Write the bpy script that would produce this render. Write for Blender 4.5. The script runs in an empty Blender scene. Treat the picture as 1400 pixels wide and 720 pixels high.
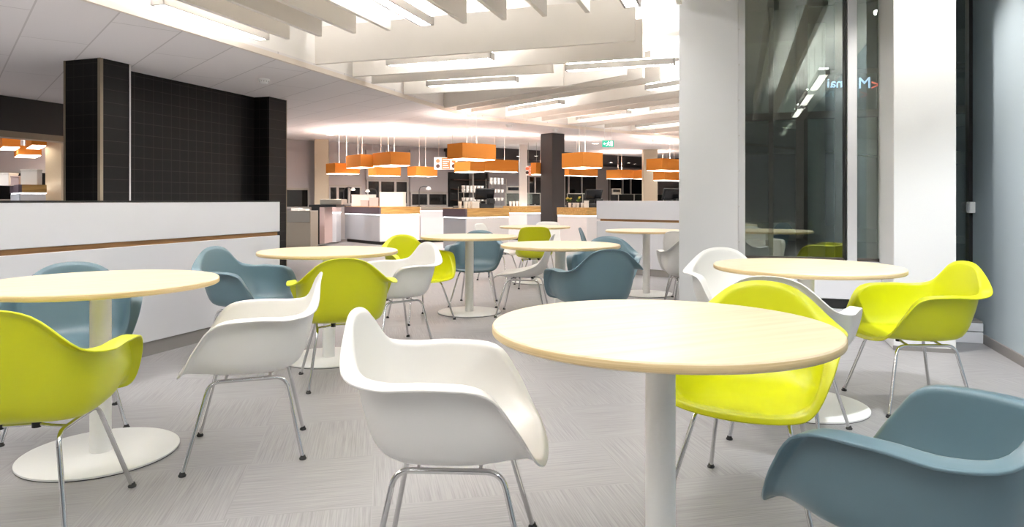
import bpy, bmesh, math, random
from mathutils import Vector, Matrix
random.seed(7)
C = bpy.context.scene.collection
PI = math.pi
PHI = math.radians(18.4)            # heading of the room's long axis from the view axis
SP, CP = math.sin(PHI), math.cos(PHI)
WA = math.radians(40.0)             # the far wing is turned by this angle
CW, SW = math.cos(WA), math.sin(WA)
EYE = 1.10
F = 930.0


def room(a, b, z=0.0):              # a along the room, b across it (right positive)
    return Vector((a * SP + b * CP, a * CP - b * SP, z))


def wing(s, t, z=0.0):
    return Vector((CW * s - SW * t, SW * s + CW * t, z))


def at(u, v, Y):                    # a measured point at distance Y
    return Vector(((u - 700) / F * Y, Y, EYE - (v - 274) / F * Y))


RB, RW = -PHI, WA

# ------------------------------------------------------------------ materials
def srgb(r, g, b):
    def f(c):
        c /= 255.0
        return c / 12.92 if c <= 0.04045 else ((c + 0.055) / 1.055) ** 2.4
    return (f(r), f(g), f(b), 1.0)


def mat(name, col, rough=0.5, metal=0.0, emit=None, estr=0.0, spec=0.5, noise=0.0, nscale=20.0, bump=0.0, coat=0.0):
    m = bpy.data.materials.new(name)
    m.use_nodes = True
    nt = m.node_tree
    p = nt.nodes['Principled BSDF']
    p.inputs['Base Color'].default_value = col
    p.inputs['Roughness'].default_value = rough
    p.inputs['Metallic'].default_value = metal
    p.inputs['Specular IOR Level'].default_value = spec
    p.inputs['Coat Weight'].default_value = coat
    if emit:
        p.inputs['Emission Color'].default_value = emit
        p.inputs['Emission Strength'].default_value = estr
    if noise or bump:
        tc = nt.nodes.new('ShaderNodeTexCoord')
        n = nt.nodes.new('ShaderNodeTexNoise')
        n.inputs['Scale'].default_value = nscale
        n.inputs['Detail'].default_value = 4
        nt.links.new(tc.outputs['Object'], n.inputs['Vector'])
        if noise:
            mx = nt.nodes.new('ShaderNodeMix'); mx.data_type = 'RGBA'
            mx.inputs['A'].default_value = tuple(c * (1 - noise) for c in col[:3]) + (1,)
            mx.inputs['B'].default_value = tuple(min(1, c * (1 + noise)) for c in col[:3]) + (1,)
            nt.links.new(n.outputs['Fac'], mx.inputs['Factor'])
            nt.links.new(mx.outputs['Result'], p.inputs['Base Color'])
        if bump:
            bp = nt.nodes.new('ShaderNodeBump')
            bp.inputs['Strength'].default_value = bump
            bp.inputs['Distance'].default_value = 0.002
            nt.links.new(n.outputs['Fac'], bp.inputs['Height'])
            nt.links.new(bp.outputs['Normal'], p.inputs['Normal'])
    return m


def wood(name, dark, light, sx=2.0, sy=40.0, rough=0.4, sz=40.0):
    m = bpy.data.materials.new(name)
    m.use_nodes = True
    nt = m.node_tree
    p = nt.nodes['Principled BSDF']
    p.inputs['Roughness'].default_value = rough
    tc = nt.nodes.new('ShaderNodeTexCoord')
    mp = nt.nodes.new('ShaderNodeMapping')
    mp.inputs['Scale'].default_value = (sx, sy, sz)
    n = nt.nodes.new('ShaderNodeTexNoise')
    n.inputs['Scale'].default_value = 1.0
    n.inputs['Detail'].default_value = 5
    n.inputs['Distortion'].default_value = 0.6
    cr = nt.nodes.new('ShaderNodeValToRGB')
    cr.color_ramp.elements[0].position = 0.3
    cr.color_ramp.elements[0].color = dark
    cr.color_ramp.elements[1].position = 0.7
    cr.color_ramp.elements[1].color = light
    nt.links.new(tc.outputs['Object'], mp.inputs['Vector'])
    nt.links.new(mp.outputs['Vector'], n.inputs['Vector'])
    nt.links.new(n.outputs['Fac'], cr.inputs['Fac'])
    nt.links.new(cr.outputs['Color'], p.inputs['Base Color'])
    return m


def math_node(nt, op, a, b=None):
    n = nt.nodes.new('ShaderNodeMath'); n.operation = op
    for i, x in enumerate((a, b)):
        if x is None:
            continue
        if isinstance(x, (int, float)):
            n.inputs[i].default_value = x
        else:
            nt.links.new(x, n.inputs[i])
    return n.outputs[0]


def floor_material():
    m = bpy.data.materials.new('streaked_vinyl')
    m.use_nodes = True
    nt = m.node_tree
    p = nt.nodes['Principled BSDF']
    tc = nt.nodes.new('ShaderNodeTexCoord')
    mp = nt.nodes.new('ShaderNodeMapping')
    mp.inputs['Rotation'].default_value = (0, 0, PHI - math.radians(30))
    mp.inputs['Scale'].default_value = (1, 1, 1)
    nt.links.new(tc.outputs['Object'], mp.inputs['Vector'])
    ck = nt.nodes.new('ShaderNodeTexChecker')
    ck.inputs['Scale'].default_value = 2.0
    nt.links.new(mp.outputs['Vector'], ck.inputs['Vector'])

    def streak(sx, sy):
        q = nt.nodes.new('ShaderNodeMapping')
        q.inputs['Scale'].default_value = (sx, sy, 1)
        nt.links.new(mp.outputs['Vector'], q.inputs['Vector'])
        n = nt.nodes.new('ShaderNodeTexNoise')
        n.inputs['Scale'].default_value = 1.0
        n.inputs['Detail'].default_value = 3
        n.inputs['Roughness'].default_value = 0.65
        nt.links.new(q.outputs['Vector'], n.inputs['Vector'])
        return n.outputs['Fac']
    a, b = streak(3, 170), streak(170, 3)
    mx = nt.nodes.new('ShaderNodeMix')
    nt.links.new(ck.outputs['Fac'], mx.inputs['Factor'])
    nt.links.new(a, mx.inputs['A']); nt.links.new(b, mx.inputs['B'])
    cr = nt.nodes.new('ShaderNodeValToRGB')
    e = cr.color_ramp.elements
    e[0].position = 0.28; e[0].color = srgb(130, 128, 129)
    e[1].position = 0.62; e[1].color = srgb(156, 154, 155)
    nt.links.new(mx.outputs['Result'], cr.inputs['Fac'])
    nt.links.new(cr.outputs['Color'], p.inputs['Base Color'])
    p.inputs['Roughness'].default_value = 0.42
    p.inputs['Specular IOR Level'].default_value = 0.4
    return m


def tile_material(name, col, line, w, h, rough, mortar=0.006, rot=(0, 0, 0), offset=0.0, spec=0.5, jitter=0.06):
    m = bpy.data.materials.new(name)
    m.use_nodes = True
    nt = m.node_tree
    p = nt.nodes['Principled BSDF']
    tc = nt.nodes.new('ShaderNodeTexCoord')
    mp = nt.nodes.new('ShaderNodeMapping')
    mp.inputs['Rotation'].default_value = rot
    br = nt.nodes.new('ShaderNodeTexBrick')
    br.offset = offset
    br.inputs['Scale'].default_value = 1.0
    br.inputs['Color1'].default_value = tuple(c * (1 - jitter) for c in col[:3]) + (1,)
    br.inputs['Color2'].default_value = tuple(min(1, c * (1 + jitter)) for c in col[:3]) + (1,)
    br.inputs['Mortar'].default_value = line
    br.inputs['Mortar Size'].default_value = mortar
    br.inputs['Mortar Smooth'].default_value = 0.1
    br.inputs['Brick Width'].default_value = w
    br.inputs['Row Height'].default_value = h
    nt.links.new(tc.outputs['Object'], mp.inputs['Vector'])
    nt.links.new(mp.outputs['Vector'], br.inputs['Vector'])
    nt.links.new(br.outputs['Color'], p.inputs['Base Color'])
    p.inputs['Roughness'].default_value = rough
    p.inputs['Specular IOR Level'].default_value = spec
    return m


def glass_material(name, tint, refl):
    m = bpy.data.materials.new(name)
    m.use_nodes = True
    nt = m.node_tree
    nt.nodes.remove(nt.nodes['Principled BSDF'])
    out = nt.nodes['Material Output']
    t = nt.nodes.new('ShaderNodeBsdfTransparent'); t.inputs['Color'].default_value = tint
    g = nt.nodes.new('ShaderNodeBsdfGlossy'); g.inputs['Roughness'].default_value = 0.0
    g.inputs['Color'].default_value = (0.93, 1, 0.95, 1)
    fr = nt.nodes.new('ShaderNodeFresnel'); fr.inputs['IOR'].default_value = 1.5
    f = math_node(nt, 'ADD', math_node(nt, 'MULTIPLY', fr.outputs['Fac'], 1.3), refl)
    mx = nt.nodes.new('ShaderNodeMixShader')
    nt.links.new(f, mx.inputs['Fac'])
    nt.links.new(t.outputs[0], mx.inputs[1]); nt.links.new(g.outputs[0], mx.inputs[2])
    nt.links.new(mx.outputs[0], out.inputs['Surface'])
    return m


M = dict(
    lime=mat('lime_plastic', srgb(198, 202, 4), 0.38, coat=0.1),
    white=mat('white_plastic', srgb(238, 236, 232), 0.35),
    blue=mat('ice_blue_plastic', srgb(91, 116, 127), 0.36),
    chrome=mat('chrome', (0.72, 0.72, 0.73, 1), 0.12, 1.0),
    rubber=mat('black_rubber', srgb(22, 22, 22), 0.6),
    powder=mat('white_powder_coat', srgb(238, 238, 236), 0.4),
    maple=wood('pale_maple', srgb(226, 205, 169), srgb(240, 223, 192), 1.6, 30, 0.35),
    maple_edge=wood('maple_edge', srgb(200, 172, 122), srgb(228, 204, 158), 4, 4, 0.4, 160),
    floor=floor_material(),
    wallpaint=mat('white_wall_paint', srgb(232, 231, 230), 0.7, bump=0.25, nscale=120),
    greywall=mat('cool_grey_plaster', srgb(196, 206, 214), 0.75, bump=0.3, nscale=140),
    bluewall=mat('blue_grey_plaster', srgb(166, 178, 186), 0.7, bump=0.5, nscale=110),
    column=mat('light_grey_panel', srgb(214, 214, 215), 0.55),
    ceil=tile_material('ceiling_planks', srgb(232, 228, 227), srgb(204, 199, 197), 2.4, 0.6, 0.8, 0.008, (0, 0, -(WA + PI / 2)), 0.5, jitter=0.012),
    ceil2=mat('raised_ceiling', srgb(243, 240, 236), 0.8),
    trimw=mat('cream_trim', srgb(226, 216, 204), 0.6),
    baffle=mat('cream_acoustic_board', srgb(236, 230, 222), 0.7, noise=0.02, nscale=6),
    tile=tile_material('black_tile', srgb(15, 14, 14), srgb(50, 48, 47), 0.15, 0.15, 0.4, 0.003, (PI / 2, 0, 0), 0.0, spec=.22, jitter=0.05),
    tile2=tile_material('black_tile_side', srgb(15, 14, 14), srgb(50, 48, 47), 0.15, 0.15, 0.4, 0.003, (-PI / 2, -PI / 2, 0), 0.0, spec=.22, jitter=0.05),
    darkcol=mat('charcoal_cladding', srgb(46, 42, 42), 0.5),
    black=mat('black_panel', srgb(20, 20, 20), 0.4),
    bronze=mat('bronze_trim', srgb(140, 128, 110), 0.4, 0.4),
    lam=mat('white_laminate', srgb(218, 218, 223), 0.3),
    groove=wood('brown_groove', srgb(120, 84, 48), srgb(160, 118, 72), 3, 3, 0.5, 60),
    base=mat('grey_baseboard', srgb(132, 128, 126), 0.5),
    alu=mat('aluminium_frame', srgb(206, 206, 208), 0.35, 0.2),
    dark_frame=mat('dark_bronze_frame', srgb(62, 54, 48), 0.45),
    glass=glass_material('window_glass', (0.9, 0.94, 0.91, 1), 0.12),
    clear=glass_material('clear_glass', (0.95, 0.98, 0.97, 1), 0.01),
    night=mat('night_glass', srgb(22, 22, 23), 0.08),
    lamp=mat('orange_fabric', srgb(190, 116, 34), 0.8, emit=srgb(232, 130, 30), estr=0.12, noise=0.06, nscale=60),
    diff=mat('lamp_diffuser', srgb(255, 240, 220), 0.6, emit=(1, 0.90, 0.76, 1), estr=9.0),
    upl=mat('lamp_uplight', srgb(255, 245, 235), 0.6, emit=(1, 0.95, 0.93, 1), estr=50.0),
    tube=mat('fluorescent_tube', (1, 1, 1, 1), 0.5, emit=(1, 0.995, 0.985, 1), estr=46.0),
    tube_up=mat('fluorescent_uplight', (1, 1, 1, 1), 0.5, emit=(1, 0.995, 0.985, 1), estr=60.0),
    louver=mat('grey_louver', srgb(190, 186, 182), 0.4, 0.3),
    fixture=mat('white_fixture', srgb(240, 238, 235), 0.5),
    led=mat('led_strip', (1, 1, 1, 1), 0.5, emit=(0.95, 0.97, 1, 1), estr=3.0),
    down=mat('downlight_lens', (1, 1, 1, 1), 0.5, emit=(1, 0.95, 0.88, 1), estr=12.0),
    oak=wood('oak_counter_edge', srgb(158, 118, 62), srgb(206, 164, 98), 2, 30, 0.45, 30),
    plum=mat('plum_counter_edge', srgb(96, 82, 92), 0.4),
    counterw=mat('white_counter_panel', srgb(232, 228, 228), 0.4),
    counter_shade=mat('shaded_counter_panel', srgb(190, 194, 202), 0.4),  # white panel, with the shade on it put into the grey
    beige=mat('beige_column', srgb(206, 192, 168), 0.6, noise=0.04, nscale=30),
    blind=mat('grey_blind', srgb(182, 177, 178), 0.7),
    steel=mat('brushed_steel', srgb(180, 176, 168), 0.35, 0.7),
    steel_d=mat('beige_steel_front', srgb(150, 142, 130), 0.45, 0.3),
    brown=mat('dark_brown', srgb(70, 42, 30), 0.5),
    till=mat('black_plastic', srgb(38, 39, 42), 0.35),
    screen=mat('dark_screen', srgb(24, 26, 30), 0.12),
    cup=mat('white_china', srgb(240, 236, 230), 0.3),
    pink=mat('pink_carton', srgb(198, 176, 174), 0.6),
    green=mat('exit_green', srgb(20, 160, 130), 0.4, emit=srgb(10, 165, 135), estr=0.7),
    signw=mat('sign_white', (1, 1, 1, 1), 0.4, emit=(1, 1, 1, 1), estr=0.8),
    orange=mat('menu_orange', srgb(232, 110, 66), 0.5, emit=srgb(232, 110, 66), estr=0.3),
    menuw=mat('menu_white', srgb(244, 236, 230), 0.5, emit=(1, 1, 1, 1), estr=0.2),
    leaf=mat('leaf', srgb(92, 120, 50), 0.6),
    flower=mat('yellow_flower', srgb(214, 190, 90), 0.6),
    reflected_blue=mat('reflected_pale_blue', srgb(190, 215, 240), 0.4, emit=srgb(170, 200, 235), estr=1.6),  # glow of the reflected sign put into the letter colour
    reflected_red=mat('reflected_red', srgb(220, 90, 70), 0.4, emit=srgb(220, 70, 50), estr=1.2),  # glow of the reflected arrow put into its colour
    asphalt=mat('night_paving', srgb(60, 60, 58), 0.8),
)

# ------------------------------------------------------------------ mesh helpers
def bx(bm, x0, x1, y0, y1, z0, z1, bev=0.0, seg=1):
    r = bmesh.ops.create_cube(bm, size=1.0)
    vs = r['verts']
    for v in vs:
        v.co = Vector((x0 + (v.co.x + .5) * (x1 - x0), y0 + (v.co.y + .5) * (y1 - y0), z0 + (v.co.z + .5) * (z1 - z0)))
    if bev > 0:
        es = list({e for v in vs for e in v.link_edges})
        bmesh.ops.bevel(bm, geom=es, offset=bev, segments=seg, affect='EDGES', profile=0.5)


def lathe(bm, prof, n=48, cx=0, cy=0):
    rings = []
    for r, z in prof:
        if r < 1e-6:
            rings.append([bm.verts.new((cx, cy, z))])
        else:
            rings.append([bm.verts.new((cx + r * math.cos(2 * PI * k / n), cy + r * math.sin(2 * PI * k / n), z)) for k in range(n)])
    for a, b in zip(rings[:-1], rings[1:]):
        for k in range(n):
            k2 = (k + 1) % n
            if len(a) == 1 and len(b) == 1:
                continue
            if len(a) == 1:
                bm.faces.new((a[0], b[k2], b[k]))
            elif len(b) == 1:
                bm.faces.new((a[k], a[k2], b[0]))
            else:
                bm.faces.new((a[k], a[k2], b[k2], b[k]))


def tube(bm, pts, r, n=10, caps=True):
    pts = [Vector(p) for p in pts]
    rings = []
    ref = None
    for i, p in enumerate(pts):
        if i == 0:
            d = pts[1] - pts[0]
        elif i == len(pts) - 1:
            d = pts[-1] - pts[-2]
        else:
            d = (pts[i + 1] - p).normalized() + (p - pts[i - 1]).normalized()
        d.normalize()
        if ref is None:
            ref = Vector((0, 0, 1)) if abs(d.z) < 0.9 else Vector((1, 0, 0))
        x = (ref - d * ref.dot(d)).normalized()
        ref = x
        y = d.cross(x)
        rr = r[i] if isinstance(r, (list, tuple)) else r
        rings.append([bm.verts.new(p + rr * (x * math.cos(2 * PI * k / n) + y * math.sin(2 * PI * k / n))) for k in range(n)])
    for a, b in zip(rings[:-1], rings[1:]):
        for k in range(n):
            bm.faces.new((a[k], a[(k + 1) % n], b[(k + 1) % n], b[k]))
    if caps:
        bm.faces.new(list(reversed(rings[0])))
        bm.faces.new(rings[-1])


def fillet(p0, p1, p2, r, n=6):     # rounded corner at p1
    p0, p1, p2 = Vector(p0), Vector(p1), Vector(p2)
    a, b = p1 + (p0 - p1).normalized() * r, p1 + (p2 - p1).normalized() * r
    return [(a * (1 - t) ** 2 + p1 * 2 * t * (1 - t) + b * t * t) for t in [k / n for k in range(n + 1)]]


def prism(bm, poly, z0, z1):
    lo = [bm.verts.new((p[0], p[1], z0)) for p in poly]
    hi = [bm.verts.new((p[0], p[1], z1)) for p in poly]
    n = len(poly)
    bm.faces.new(list(reversed(lo)))
    bm.faces.new(hi)
    for k in range(n):
        bm.faces.new((lo[k], lo[(k + 1) % n], hi[(k + 1) % n], hi[k]))


def obj(name, bm, m, parent=None, smooth=False, loc=None, rz=None, kind=None, label=None):
    me = bpy.data.meshes.new(name)
    bmesh.ops.recalc_face_normals(bm, faces=bm.faces)
    bm.to_mesh(me)
    bm.free()
    me.materials.append(m)
    if smooth:
        for p in me.polygons:
            p.use_smooth = True
        me.set_sharp_from_angle(angle=math.radians(40))
    o = bpy.data.objects.new(name, me)
    C.objects.link(o)
    if parent:
        o.parent = parent
    if loc is not None:
        o.location = loc
    if rz is not None:
        o.rotation_euler = (0, 0, rz)
    if kind:
        o['kind'] = kind
    if label:
        o['label'] = label
    return o


def BM():
    return bmesh.new()


def part_box(name, dims, m, parent=None, bev=0.0, **k):
    bm = BM()
    bx(bm, *dims, bev=bev)
    return obj(name, bm, m, parent, **k)


def tag(o, label, cat, group=None):
    o['label'] = label
    o['category'] = cat
    if group:
        o['group'] = group
    return o


def thing(name, label, cat, loc=(0, 0, 0), rz=0, group=None):
    o = bpy.data.objects.new(name, None)
    C.objects.link(o)
    o.empty_display_size = 0.1
    o.location = loc
    o.rotation_euler = (0, 0, rz)
    return tag(o, label, cat, group)


def dup(root, loc, rz, label, group=None):
    r = root.copy(); C.objects.link(r)
    r.location = loc; r.rotation_euler = (0, 0, rz)
    r['label'] = label
    if group:
        r['group'] = group
    for ch in list(root.children):
        c = ch.copy(); C.objects.link(c); c.parent = r
        for g in list(ch.children):
            d = g.copy(); C.objects.link(d); d.parent = c
    return r


def struct(name, bm, m, **k):
    return obj(name, bm, m, kind='structure', **k)


ORD = 'first second third fourth fifth sixth seventh eighth ninth tenth eleventh twelfth'.split()

# ------------------------------------------------------------------ room shell
ZL, ZU = 2.75, 3.42                 # lower and raised ceiling
bm = BM(); bx(bm, -20, 14, -9, 34, -0.1, 0.0)
struct('floor', bm, M['floor'])

# lower ceiling: left aisle of the room and the far wing
bm = BM()
pc = wing(0, 0)
corner = Vector((-0.824, 13.6, 0))
L1 = [room(-8, -5.08), corner, wing(40, 10.95), wing(40, 40), Vector((-20, 34, 0)), Vector((-20, -9, 0)), room(-8, -12)]
prism(bm, [(p.x, p.y) for p in [room(-8, -5.08), corner, wing(22, 10.95), wing(22, 30), Vector((-22, 20, 0)), room(-8, -22)]], ZL, ZL + 0.08)
struct('ceiling', bm, M['ceil'])
bm = BM(); bx(bm, -20, 14, -9, 34, ZU, ZU + 0.1)
struct('ceiling_raised', bm, M['ceil2'])
# fascia of the raised part, with a thin trim under it
bm = BM()
bx(bm, -0.04, 0.0, 0, 30, ZL + .08, ZU)
struct('trim_1', bm, M['ceil2'], loc=room(-8, -5.09), rz=RB)
bm = BM()
bx(bm, -0.03, 0.012, 0, (corner - room(-8, -5.08)).length, ZL - .012, ZL + .05)
struct('trim_2', bm, M['trimw'], loc=room(-8, -5.08), rz=RB)
bm = BM()
bx(bm, 0, 30, 0.02, .06, ZL + .08, ZU)
sc0 = corner.x * CW + corner.y * SW
struct('trim_3', bm, M['ceil2'], loc=wing(sc0, 10.95), rz=RW)
bm = BM()
bx(bm, 0, 22, -.012, .03, ZL - .012, ZL + .05)
struct('trim_4', bm, M['trimw'], loc=wing(sc0, 10.95), rz=RW)

# outer walls
bm = BM(); bx(bm, -20, 14, -9.2, -9, 0, ZU); struct('wall_rear', bm, M['wallpaint'])
bm = BM(); bx(bm, -20.2, -20, -9, 34, 0, ZU); struct('wall_left', bm, M['wallpaint'])
# right wall of the room
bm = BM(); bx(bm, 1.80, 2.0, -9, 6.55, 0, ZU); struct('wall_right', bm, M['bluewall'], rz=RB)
bm = BM(); bx(bm, 1.785, 1.80, -9, 6.1, 0, 0.07); struct('baseboard_right', bm, M['base'], rz=RB)
# wall that closes the hall behind the grey column
bm = BM(); bx(bm, -0.10, -0.02, 6.3, 28, 0, ZU); struct('wall_side', bm, M['wallpaint'], rz=RB)
# grey column beside the glazing
bm = BM(); bx(bm, -0.49, 0.0, 6.08, 6.3, 0, ZU, 0.004); struct('column_grey', bm, M['column'], rz=RB)
bm = BM(); bx(bm, -0.495, 0.0, 6.068, 6.08, 0, 0.07); struct('baseboard_column', bm, M['base'], rz=RB)
# white plastered pillar, spot-lit
bm = BM(); bx(bm, 1.09, 1.49, 5.66, 6.26, 0, ZU, 0.004); struct('pillar_white', bm, M['wallpaint'], rz=RB)
bm = BM(); bx(bm, 1.085, 1.495, 5.65, 5.66, 0, 0.03); struct('baseboard_pillar', bm, M['base'], rz=RB)
# low sill wall under the glazing
bm = BM(); bx(bm, 0.0, 1.09, 6.08, 6.22, 0.30, 0.60, 0.004); bx(bm, 0.0, 1.09, 6.14, 6.32, 0.22, 0.34); bx(bm, 0.0, 1.09, 6.09, 6.32, 0.0, 0.22, .003)
struct('window_sill_low', bm, M['lam'], rz=RB)
bm = BM(); bx(bm, 0.0, 1.09, 6.085, 6.12, 0.225, 0.295); struct('trim_5', bm, M['black'], rz=RB)
# main window: frame, mullion, glass
wn = thing('window_1', 'tall dark window beside the light grey column, reflecting the hall', 'window')
wn['kind'] = 'structure'
wn.rotation_euler = (0, 0, RB)
bm = BM(); bx(bm, 0.0, 0.055, 6.08, 6.3, 0.60, ZU); obj('frame', bm, M['alu'], wn)
bm = BM(); bx(bm, 0.845, 0.915, 6.12, 6.3, 0.60, ZU, .004); obj('mullion', bm, M['alu'], wn)
bm = BM(); bx(bm, 0.83, 0.845, 6.16, 6.3, 0.60, ZU); obj('gasket', bm, M['black'], wn)
bm = BM(); bx(bm, 0.055, 0.83, 6.22, 6.24, 0.62, ZU); obj('pane', bm, M['glass'], wn)
bm = BM(); bx(bm, 0.915, 1.09, 6.22, 6.24, 0.62, ZU); obj('pane', bm, M['glass'], wn)
bm = BM(); bx(bm, 0.055, 1.09, 6.2, 6.3, 0.585, 0.625); obj('bottom_rail', bm, M['dark_frame'], wn)
for k in range(9):
    bm = BM(); lathe(bm, [(0, 0), (.006, 0), (.006, .004), (0, .004)], 10)
    o = obj('fixing_screw', bm, M['louver'], wn); o.location = (0.006, 6.079, 0.75 + k * .30); o.rotation_euler = (PI / 2, 0, 0)
# narrow dark window right of the pillar
wn = thing('window_2', 'narrow dark window strip between the white pillar and the blue-grey wall', 'window')
wn['kind'] = 'structure'
wn.rotation_euler = (0, 0, RB)
bm = BM(); bx(bm, 1.49, 1.80, 6.44, 6.46, 0.16, ZU); obj('pane', bm, M['glass'], wn)
bm = BM(); bx(bm, 1.49, 1.56, 6.38, 6.5, 0.16, ZU); obj('frame', bm, M['black'], wn)
bm = BM(); bx(bm, 1.775, 1.80, 6.40, 6.5, 0.16, ZU); obj('frame', bm, M['black'], wn)
h = thing('heating_cover', 'low white heating cover with two rails at the foot of the blue-grey wall', 'radiator cover', room(6.1, 1.497), RB)
bm = BM(); bx(bm, 0.0, 0.29, 0.0, .36, 0.0, .085, .004); obj('lower_panel', bm, M['lam'], h)
bm = BM(); bx(bm, 0.0, 0.29, 0.0, .36, 0.09, .155, .004); obj('upper_panel', bm, M['lam'], h)
bm = BM(); bx(bm, 0.0, 0.29, 0.01, .34, 0.155, .17, .004); obj('grille_top', bm, M['base'], h)
sw = thing('wall_switch', 'small white switch box on the blue-grey wall beside the dark strip', 'switch', room(6.38, 1.79, 1.045), RB)
bm = BM(); bx(bm, -.028, .012, -.045, .045, -.045, .045, .006, 2); obj('housing', bm, M['powder'], sw)
bm = BM(); bx(bm, -.034, -.026, -.028, .028, -.028, .028, .003); obj('rocker', bm, M['lam'], sw)
# bright downstand above the glazing end of the raised ceiling
bm = BM(); bx(bm, -1.08, -0.10, 8.95, 9.1, 2.92, ZU); bx(bm, -.93, -.10, 8.90, 8.95, 2.92, 3.2); struct('wall_downstand', bm, M['ceil2'], rz=RB)

# dark vestibule outside the glass
bm = BM(); bx(bm, 0, 8, 6.55, 20, -0.005, 0.012); struct('paving_outside', bm, M['asphalt'], rz=RB)
bm = BM(); bx(bm, 0, 8, 6.6, 20, 3.3, 3.38); struct('canopy_outside', bm, M['dark_frame'], rz=RB)
oz = thing('outer_glazing', 'dark-framed outer glazing seen through the tall window', 'glazed partition', room(8.3, 0), RB)
for (x0, x1, y0) in ((.0, .06, 0), (.33, .38, 0), (.62, .74, 0), (1.02, 1.1, 0), (1.45, 1.52, 0), (1.9, 1.97, 0), (2.4, 2.5, 0), (3.0, 3.1, 0)):
    bm = BM(); bx(bm, x0, x1, y0, y0 + .09, .02, 3.3); obj('post', bm, M['dark_frame'], oz)
bm = BM(); bx(bm, 0, 3.1, 0.01, .08, 2.02, 2.1); obj('transom', bm, M['dark_frame'], oz)
bm = BM(); bx(bm, 0, 3.1, 0.01, .08, .02, .12); obj('bottom_rail', bm, M['dark_frame'], oz)
bm = BM(); bx(bm, 0, 3.1, 0.04, .05, .12, 3.28); obj('pane', bm, M['clear'], oz)
op = BM(); bx(op, .8, 1.02, 9.2, 9.6, 0.0, 3.3); struct('column_reflected', op, M['column'], rz=RB)  # solid column added outside in place of a white column's reflection

# glowing letters added outside, standing in for a sign reflected in the window
def text_mesh(body, size, depth, m, name):
    cu = bpy.data.curves.new(name, 'FONT')
    cu.body = body; cu.size = size; cu.extrude = depth; cu.align_x = 'CENTER'; cu.align_y = 'CENTER'; cu.resolution_u = 3
    t = bpy.data.objects.new(name, cu); C.objects.link(t)
    dg = bpy.context.evaluated_depsgraph_get()
    me = bpy.data.meshes.new_from_object(t.evaluated_get(dg))
    bpy.data.objects.remove(t)
    me.materials.clear(); me.materials.append(m)
    o = bpy.data.objects.new(name, me); C.objects.link(o)
    return o


sg = thing('reflected_lettering', 'backward pale blue letters and red arrow standing in for a sign reflected in the dark glass', 'sign', room(8.0, 0, 0), RB)
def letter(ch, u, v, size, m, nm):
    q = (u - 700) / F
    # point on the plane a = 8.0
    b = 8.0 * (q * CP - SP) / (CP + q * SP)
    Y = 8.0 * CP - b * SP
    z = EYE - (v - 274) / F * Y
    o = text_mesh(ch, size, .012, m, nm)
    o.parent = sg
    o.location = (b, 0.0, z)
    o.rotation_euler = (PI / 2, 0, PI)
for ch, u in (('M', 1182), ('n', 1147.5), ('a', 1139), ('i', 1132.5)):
    letter(ch, u, 114, 0.165 if ch == 'M' else .14, M['reflected_blue'], 'letter')
letter('<', 1197, 117, .15, M['reflected_red'], 'arrow')
bm = BM(); bx(bm, .9, 3.1, 0.03, .08, 2.45, 2.5); obj('mounting_rail', bm, M['dark_frame'], sg)  # added rail, part of the stand-in for the reflected sign

# black tiled wall and its two piers
def pier(a0, a1, b0, b1):
    bm = BM(); bx(bm, 0, b1 - b0, 0, a1 - a0, 0, ZL); return bm
struct('wall_tiled', pier(6.3, 9.1, -7.75, -7.35), M['tile2'], loc=room(6.3, -7.75), rz=RB)
t1 = thing('pier_tiled', 'nearest black tiled pier with bronze corner strips', 'pier', room(5.96, -7.56), RB); t1['kind'] = 'structure'
obj('face', pier(5.96, 6.365, -7.56, -7.0), M['tile'], t1)
bm = BM(); bx(bm, .528, .568, -.008, .032, 0, ZL); obj('corner_strip', bm, M['bronze'], t1)
bm = BM(); bx(bm, -.006, .02, -.008, .02, 0, ZL); obj('corner_strip', bm, M['bronze'], t1)
bm = BM(); bx(bm, .545, .566, .393, .413, 0, ZL); obj('corner_strip', bm, M['alu'], t1)
t2 = thing('pier_tiled_far', 'farther black tiled pier at the end of the tiled wall', 'pier', room(9.03, -7.40), RB); t2['kind'] = 'structure'
obj('face', pier(9.03, 9.47, -7.4, -7.07), M['tile'], t2)
bm = BM(); bx(bm, .32, .334, .43, .446, 0, ZL); obj('corner_strip', bm, M['bronze'], t2)
# black beam over the side opening, with its grey underside trim
bm = BM(); bx(bm, -0.2, 0, 0, 10.4, 2.2, ZL); struct('beam_black', bm, M['black'], loc=room(2.0, -10.95), rz=RB)
bm = BM(); bx(bm, -0.24, .02, 0, 10.4, 2.10, 2.2); struct('trim_6', bm, M['bronze'], loc=room(2.0, -10.95), rz=RB)

# low white partition on the left
pa = thing('low_partition', 'long low white partition with a brown groove behind the left tables', 'partition', room(-3.0, -3.96), RB)
Lp = 8.21
bm = BM(); bx(bm, -.14, 0, 0, Lp, .82, 1.088, .003); obj('upper_panel', bm, M['lam'], pa)
bm = BM(); bx(bm, -.14, -.02, 0.02, Lp - .01, .785, .82); obj('groove', bm, M['groove'], pa)
bm = BM(); bx(bm, -.14, 0, 0, Lp, .10, .785, .003); obj('lower_panel', bm, M['lam'], pa)
bm = BM(); bx(bm, -.13, -.008, 0.02, Lp - .01, 0, .10); obj('plinth', bm, M['base'], pa)
bm = BM(); bx(bm, -.142, .001, -.002, Lp + .002, 1.088, 1.1); obj('top_edge', bm, M['black'], pa)

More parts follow.
